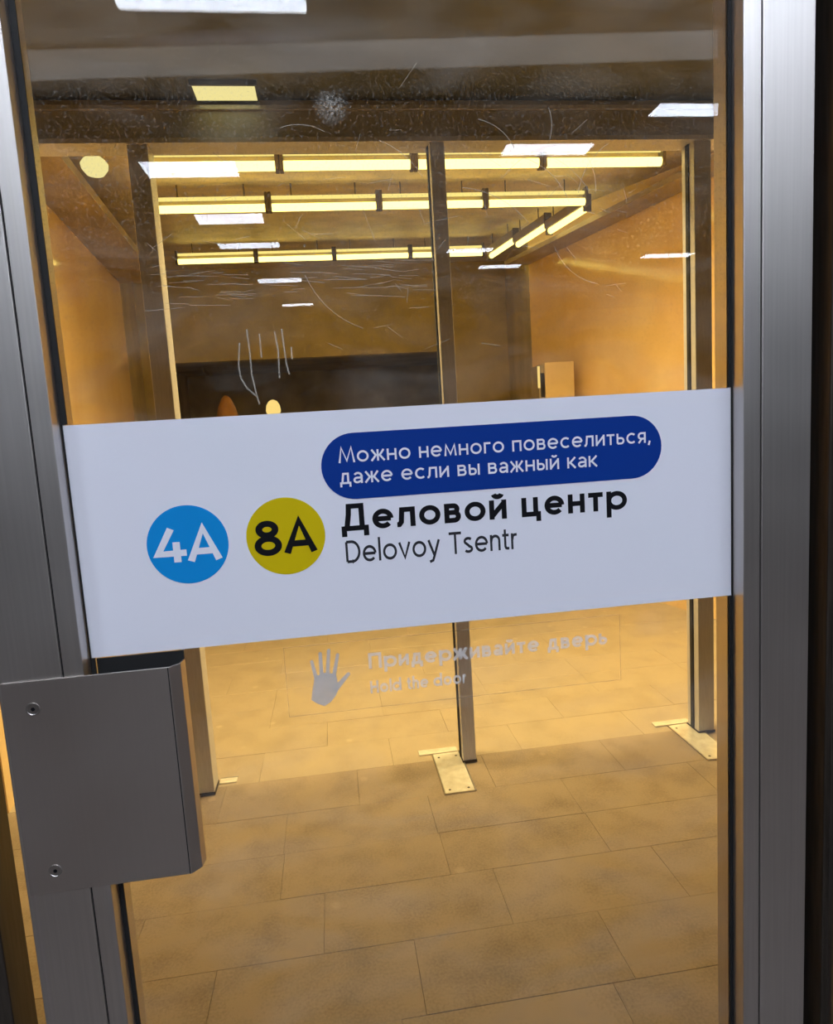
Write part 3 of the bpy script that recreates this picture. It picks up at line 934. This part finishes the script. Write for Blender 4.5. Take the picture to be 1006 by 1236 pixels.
# round lamp near the left wall
o = empty('globe_lamp', (-0.90, 3.34, 3.085))
bm = bmesh.new()
lathe(bm, [(0.012, -0.10), (0.045, -0.09), (0.068, -0.06), (0.072, -0.035), (0.055, -0.012), (0.04, 0.0)])
make('globe', bm, 'warm_panel', o, smooth=True)
bm = bmesh.new()
lathe(bm, [(0.05, 0.0), (0.055, 0.012), (0.045, 0.06)])
make('ceiling_rose', bm, 'lamp_housing', o, smooth=True)
tag(o, 'small round yellow globe lamp near the left hall wall', 'lamp')

# warm panel in the vestibule ceiling
o = empty('ceiling_panel_light', (-0.025, 2.01, 2.80))
boxes('diffuser', 'warm_panel', o, (-0.112, 0.112, -0.055, 0.055, -0.016, -0.010))
boxes('frame', 'vest_ceiling', o, (-0.120, 0.120, -0.063, -0.055, -0.018, -0.001), (-0.120, 0.120, 0.055, 0.063, -0.018, -0.001),
      (-0.120, -0.112, -0.055, 0.055, -0.018, -0.001), (0.112, 0.120, -0.055, 0.055, -0.018, -0.001), (-0.112, 0.112, -0.055, 0.055, -0.010, -0.001))
tag(o, 'small yellow light panel in the dark vestibule ceiling', 'ceiling light')

# ---- cool LED panels of the platform ceiling, seen mirrored in the glass
panels = [(-0.06, -2.09, 0.72, 0.24, 'large cool white panel mirrored at the top of the glass'),
          (2.40, -3.02, 0.42, 0.15, 'cool white panel mirrored at the upper right of the glass'),
          (1.745, -3.53, 0.56, 0.17, 'cool white panel mirrored right of the middle post top'),
          (-0.46, -3.78, 0.56, 0.25, 'cool white panel mirrored over the left end of the nearest tube row'),
          (-0.36, -4.74, 0.50, 0.24, 'cool white panel mirrored over the middle tube row on the left'),
          (-0.30, -5.47, 0.52, 0.17, 'thin cool white panel mirrored just above the farthest tube row'),
          (-0.13, -6.82, 0.46, 0.20, 'small cool white panel mirrored below the farthest tube row'),
          (4.00, -6.25, 0.56, 0.17, 'cool white panel mirrored on the right marble wall'),
          (1.75, -5.82, 0.44, 0.14, 'cool white panel mirrored beside the end of the farthest tube row'),
          (2.22, -6.50, 0.45, 0.15, 'cool white panel mirrored below the slanting lamp row'),
          (0.0, -8.2, 0.40, 0.16, 'tiny cool white panel mirrored lowest on the left'),
          (-1.1, -1.55, 0.60, 0.24, 'cool white panel over the platform left of the camera'),
          (0.35, -1.25, 0.60, 0.24, 'cool white panel over the platform above the camera'),
          (1.8, -1.55, 0.60, 0.24, 'cool white panel over the platform right of the camera'),
          (-2.2, -2.6, 0.60, 0.24, 'cool white panel over the platform far left'),
          (3.6, -1.9, 0.60, 0.24, 'cool white panel over the platform far right')]
for x, yy, w, d, lab in panels:
    o = empty('ceiling_light', (x, yy, 3.2))
    boxes('diffuser', 'panel', o, (-w / 2, w / 2, -d / 2, d / 2, -0.016, -0.012))
    e = 0.012
    boxes('frame', 'panel_frame', o, (-w / 2 - e, w / 2 + e, -d / 2 - e, -d / 2, -0.018, -0.001), (-w / 2 - e, w / 2 + e, d / 2, d / 2 + e, -0.018, -0.001),
          (-w / 2 - e, -w / 2, -d / 2, d / 2, -0.018, -0.001), (w / 2, w / 2 + e, -d / 2, d / 2, -0.018, -0.001), (-w / 2, w / 2, -d / 2, d / 2, -0.011, -0.001))
    tag(o, lab, 'ceiling light', 'cool light panels of the platform ceiling')

# glowing strip added on the platform ceiling to mirror as a pale band
o = empty('added_glow_strip', (0.85, -2.37, 3.2))
o.rotation_euler = (0, 0, math.radians(4.0))
boxes('diffuser', 'added_strip_glow', o, (-3.2, 3.2, -0.115, 0.115, -0.078, -0.074))
boxes('side_rail', 'panel_frame', o, (-3.2, 3.2, 0.115, 0.122, -0.080, -0.004))
boxes('side_rail', 'panel_frame', o, (-3.2, 3.2, -0.122, -0.115, -0.080, -0.004))
boxes('back_plate', 'panel_frame', o, (-3.2, 3.2, -0.115, 0.115, -0.012, -0.004))
tag(o, 'long dim glowing strip added to mirror as a pale band near the top of the glass', 'ceiling light')

# ================================================================== FAR THINGS IN THE HALL
o = empty('cabinet', (2.30, 5.2, 0))
boxes('body', 'cream', o, (-0.10, 0.17, -0.12, 0.12, 0.0, 2.02), bevel=0.006)
boxes('side_panel', 'lamp_housing', o, (-0.155, -0.102, -0.11, 0.12, 0.0, 2.0), bevel=0.004)
boxes('light_strip', 'torch', o, (-0.165, -0.145, -0.118, -0.110, 1.80, 1.99))
boxes('display', 'dark_glass', o, (-0.140, -0.106, -0.118, -0.110, 1.72, 1.93))
boxes('plinth', 'lamp_cap', o, (-0.15, 0.165, -0.11, 0.11, 0.0, 0.08))
tag(o, 'tall cream cabinet with a lit strip against the right marble wall', 'cabinet')

for (x, yy, lab) in ((-0.41, 8.05, 'yellow glowing torch lamp in the dark passage opening'),):
    o = empty('torch_lamp', (x, yy, 0))
    bm = bmesh.new()
    lathe(bm, [(0.13, 0.0), (0.13, 0.04), (0.05, 0.08), (0.035, 0.3), (0.03, 1.6), (0.05, 1.72), (0.09, 1.80)])
    make('column', bm, 'bronze', o, smooth=True)
    bm = bmesh.new()
    lathe(bm, [(0.075, 1.80), (0.095, 1.85), (0.085, 1.92), (0.055, 1.97), (0.02, 1.99)])
    make('shade', bm, 'torch', o, smooth=True)
    tag(o, lab, 'lamp')
# fill lamp added out of view to brighten the passage
o = empty('passage_fill_lamp', (0.4, 8.72, 2.7))
boxes('housing', 'lamp_housing', o, (-0.5, 0.5, -0.1, 0.1, -0.05, -0.001), bevel=0.004)
boxes('diffuser', 'passage_fill_glow', o, (-0.48, 0.48, -0.08, 0.08, -0.058, -0.050))
tag(o, 'flat warm fill lamp added unseen on the ceiling of the dark passage', 'lamp')
o = empty('column_shade', (-0.98, 8.0, 0))
bm = bmesh.new()
lathe(bm, [(0.16, 0.0), (0.16, 0.05), (0.15, 1.6), (0.14, 1.80), (0.105, 1.93), (0.06, 2.03), (0.02, 2.07)])
make('shaft', bm, 'orange', o, smooth=True)
bm = bmesh.new()
lathe(bm, [(0.19, 0.0), (0.19, 0.10), (0.165, 0.12)])
make('foot', bm, 'bronze', o, smooth=True)
o.name = 'bollard'
tag(o, 'orange round-topped column standing left of the torch lamp', 'column')
